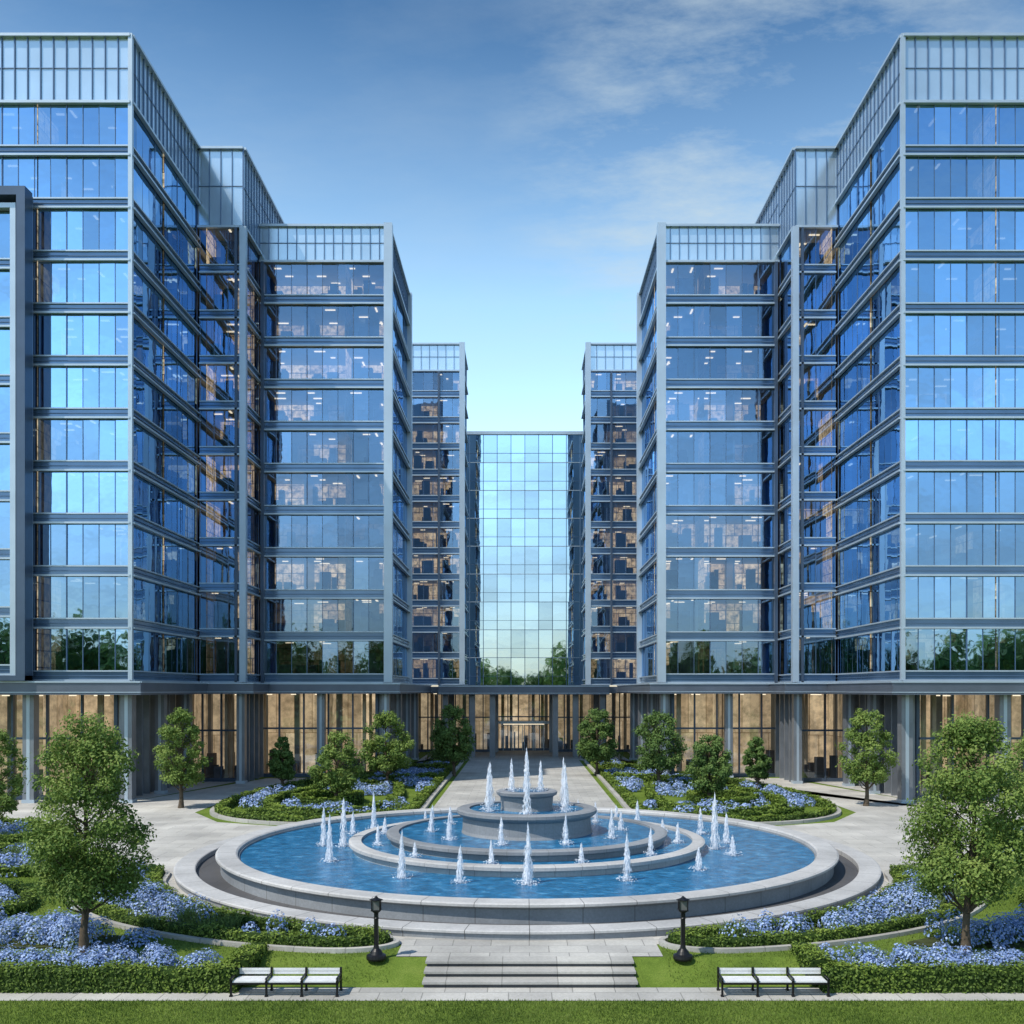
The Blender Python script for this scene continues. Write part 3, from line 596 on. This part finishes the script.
def jet(x,y,z,h,w=.15):
    w*=.85
    n=int(170+150*h); t=R.uniform(0,1,n)**.9; a=R.uniform(0,2*np.pi,n)
    rr=w*(1-t)**.7*R.uniform(.1,1.1,n)+.012; c=np.stack([x+rr*np.cos(a),y+rr*np.sin(a),z+t*h*R.uniform(.8,1.08,n)],1)
    ln=R.uniform(.03,.11,n)*h**.5; wd=R.uniform(.008,.024,n); b=R.uniform(0,2*np.pi,n); u=np.stack([np.cos(b),np.sin(b),np.zeros(n)],1)*wd[:,None]; up=np.stack([np.cos(a)*-.15,np.sin(a)*-.15,np.ones(n)],1)*ln[:,None]
    v=np.stack([c-up,c-u,c+up,c+u],1).reshape(-1,3); sp.add(v,np.arange(4*n).reshape(n,4))
    # stray droplets falling around the plume
    m=int(40+40*h); t=R.uniform(.1,1,m); a=R.uniform(0,2*np.pi,m); rr=w*R.uniform(.6,2.2,m)*(1.1-t); c=np.stack([x+rr*np.cos(a),y+rr*np.sin(a),z+t*h*.95],1); v,q=leaves(c,unit(m),.014,.8); sp.add(v,q)
    v,q=tube([(x,y,z),(x,y,z+h*.5),(x+.01,y,z+h*.9)],[w*.2,w*.13,.01],7); sp.add(v,q)
    n=110; a=R.uniform(0,2*np.pi,n); rr=R.uniform(0,w*2.6,n); c=np.stack([x+rr*np.cos(a),y+rr*np.sin(a),z+R.uniform(0,.14,n)],1); v,q=leaves(c,unit(n)*.5+np.array([0,0,1]),.032,.8); sp.add(v,q)
for i in range(16):
    a=2*math.pi*(i+.25)/16+R.normal(0,.06); jet(7.25*math.cos(a),7.25*math.sin(a),.43,R.uniform(.6,1.4),.15)
jet(6.55,-.9,.43,1.8,.22); jet(-6.5,-.3,.43,1.6,.17); jet(0,-7.1,.43,1.6,.2)
for i in range(12):
    a=2*math.pi*(i+.6)/12; jet(5.35*math.cos(a),5.35*math.sin(a),.67,R.uniform(.4,.85),.11)
for i in range(10):
    a=2*math.pi*(i+.1)/10; jet(3.4*math.cos(a),3.4*math.sin(a),.94,R.uniform(.6,1.1),.13)
for i in range(6):
    a=2*math.pi*(i+.5)/6; jet(1.55*math.cos(a),1.55*math.sin(a),1.73,R.uniform(1.3,1.75),.17)
jet(0,0,2.35,1.45,.17); jet(-.55,.1,2.35,1.1,.13); jet(.5,.15,2.35,1.0,.13)
sp.make('water_jets',M['spray'],fo)
# ------------------------------------------------------------ street furniture
def lamp(x,y):
    e=empty('garden_lamp',(x,y,0)); e.scale=(.9,.9,.93)
    v,q=lathe([(0,0),(.24,0),(.25,.04),(.24,.10),(.17,.13),(.13,.2),(.075,.26),(.06,.34),(.05,.5),(.052,.95),(.07,.98),(.045,1.02),(.05,1.1),(.10,1.14),(.11,1.17),(0,1.17)],20); mesh('base_and_post',v,q,M['iron'],None,e,False)
    b=Batch()
    for sx in (-1,1):
        for sy in (-1,1): b.box(sx*.10-.012,sx*.10+.012,sy*.10-.012,sy*.10+.012,1.17,1.42)
    b.box(-.05,.05,-.05,.05,.3,1.1); b.box(-.12,.12,-.12,.12,1.165,1.19)
    b.make('lantern_cage',M['iron'],e); b=Batch(); b.box(-.085,.085,-.085,.085,1.19,1.41); b.make('lantern_glass',M['lampglass'],e)
    v,q=lathe([(0,1.52),(.03,1.5),(.05,1.47),(.17,1.43),(.17,1.41),(0,1.41)],4); mesh('lantern_cap',v,q,M['iron'],None,e)
lamp(-3.42,22.3); lamp(3.42,22.3)
def bench(x,y,z):
    e=empty('park_bench',(x,y,z)); b=Batch(); f=Batch(); W=2.2
    for i in range(3):
        x0=-W/2+i*W/3+.03; x1=-W/2+(i+1)*W/3-.03
        for k in range(4): b.box(x0,x1,-.24+k*.105,-.24+k*.105+.088,.29,.315)
        for k in range(2): b.box(x0,x1,.22,.245,.34+k*.068,.34+k*.068+.056)
    for i in range(4):
        xx=-W/2+i*W/3
        f.box(xx-.02,xx+.02,-.25,-.21,0,.34); f.box(xx-.02,xx+.02,.19,.23,0,.49); f.box(xx-.0225,xx+.0225,-.21,.19,.25,.285); f.box(xx-.03,xx+.03,-.27,-.19,0,.03); f.box(xx-.03,xx+.03,.17,.25,0,.03); f.box(xx-.022,xx+.022,-.27,.19,.36,.38)
    f.box(-W/2,W/2,-.255,-.235,.25,.29)
    b.make('seat_and_back_slats',M['benchw'],e); f.make('iron_frame',M['iron'],e)
bench(-5.1,20.95,-.352); bench(5.08,20.95,-.352)
# ------------------------------------------------------------ light
el=math.radians(55); az=np.array([-.78,-.62]); az/=np.linalg.norm(az)
sd=Vector((az[0]*math.cos(el),az[1]*math.cos(el),math.sin(el)))
sl=bpy.data.lights.new('sun','SUN'); sl.energy=5.0; sl.angle=math.radians(.5); sl.color=(1,.93,.82)
so=bpy.data.objects.new('sun',sl); sc.collection.objects.link(so); so.rotation_euler=(-sd).to_track_quat('-Z','Y').to_euler()
w=bpy.data.worlds.new('World'); sc.world=w; w.use_nodes=True; nt=w.node_tree; nt.nodes.clear()
out=nt.nodes.new('ShaderNodeOutputWorld'); bg=nt.nodes.new('ShaderNodeBackground'); L(nt,bg.outputs[0],out.inputs[0]); bg.inputs[1].default_value=.15
sky=nt.nodes.new('ShaderNodeTexSky'); sky.sky_type='NISHITA'; sky.sun_disc=False; sky.sun_elevation=el; sky.sun_rotation=math.atan2(sd.x,sd.y)%(2*math.pi); sky.air_density=1.0; sky.dust_density=.6; sky.ozone_density=1.2
tc=N(nt,'ShaderNodeTexCoord'); sep=N(nt,'ShaderNodeSeparateXYZ'); L(nt,tc.outputs['Generated'],sep.inputs[0])
zz=math_(nt,'ADD',math_(nt,'MAXIMUM',sep.outputs[2],0),.12)
cb=N(nt,'ShaderNodeCombineXYZ'); L(nt,math_(nt,'DIVIDE',sep.outputs[0],zz),cb.inputs[0]); L(nt,math_(nt,'DIVIDE',sep.outputs[1],zz),cb.inputs[1])
mp=N(nt,'ShaderNodeMapping'); mp.inputs['Scale'].default_value=(.8,1.4,1); mp.inputs['Rotation'].default_value=(0,0,.5); mp.inputs['Location'].default_value=(2.3,.7,0); L(nt,cb.outputs[0],mp.inputs[0])
n1=noise(nt,mp.outputs[0],2.6,11,.66); cr=ramp(nt,[(.43,(0,0,0)),(.58,(.5,.5,.5)),(.72,(1,1,1))]); L(nt,n1,cr.inputs[0])
dv=Vector((.25,1,.54)).normalized(); dp=N(nt,'ShaderNodeVectorMath',operation='DOT_PRODUCT'); L(nt,tc.outputs['Generated'],dp.inputs[0]); dp.inputs[1].default_value=dv
mk=N(nt,'ShaderNodeMapRange',interpolation_type='SMOOTHSTEP'); L(nt,dp.outputs['Value'],mk.inputs[0]); mk.inputs[1].default_value=.965; mk.inputs[2].default_value=.998; mk.inputs[3].default_value=.12; mk.inputs[4].default_value=1.0
south=N(nt,'ShaderNodeMapRange'); L(nt,sep.outputs[1],south.inputs[0]); south.inputs[1].default_value=0; south.inputs[2].default_value=-.6; south.inputs[3].default_value=0; south.inputs[4].default_value=.55  # unseen clouds added behind the camera to vary the facade reflections
cf=math_(nt,'MULTIPLY',cr.outputs[0],math_(nt,'MAXIMUM',mk.outputs[0],south.outputs[0]))
mr=ramp(nt,[(0,(.44,.42,.42)),(.12,(.54,.52,.50)),(.24,(.92,.95,.86)),(.36,(.78,.86,.77)),(.47,(.46,.56,.56)),(.56,(.20,.32,.38)),(1,(.16,.28,.36))]); L(nt,sep.outputs[2],mr.inputs[0])
gain=mixc(nt,1,mr.outputs[0],(2.6,2.6,2.6),'MULTIPLY'); col=mixc(nt,1,sky.outputs[0],gain,'MULTIPLY')
col=mixc(nt,cf,col,(4.1,4.9,5.3)); L(nt,col,bg.inputs[0])
# ------------------------------------------------------------ camera
cam=bpy.data.cameras.new('camera'); cam.lens=35.156; cam.sensor_width=36; cam.clip_end=3000; cam.clip_start=.1
cam.shift_x=(512-522)/1024; cam.shift_y=(690-512)/1024
co=bpy.data.objects.new('camera',cam); sc.collection.objects.link(co); co.location=(-.17,0,6); co.rotation_euler=(math.radians(90),0,0); sc.camera=co
sc.view_settings.view_transform='Standard'; sc.view_settings.look='None'; sc.view_settings.exposure=0
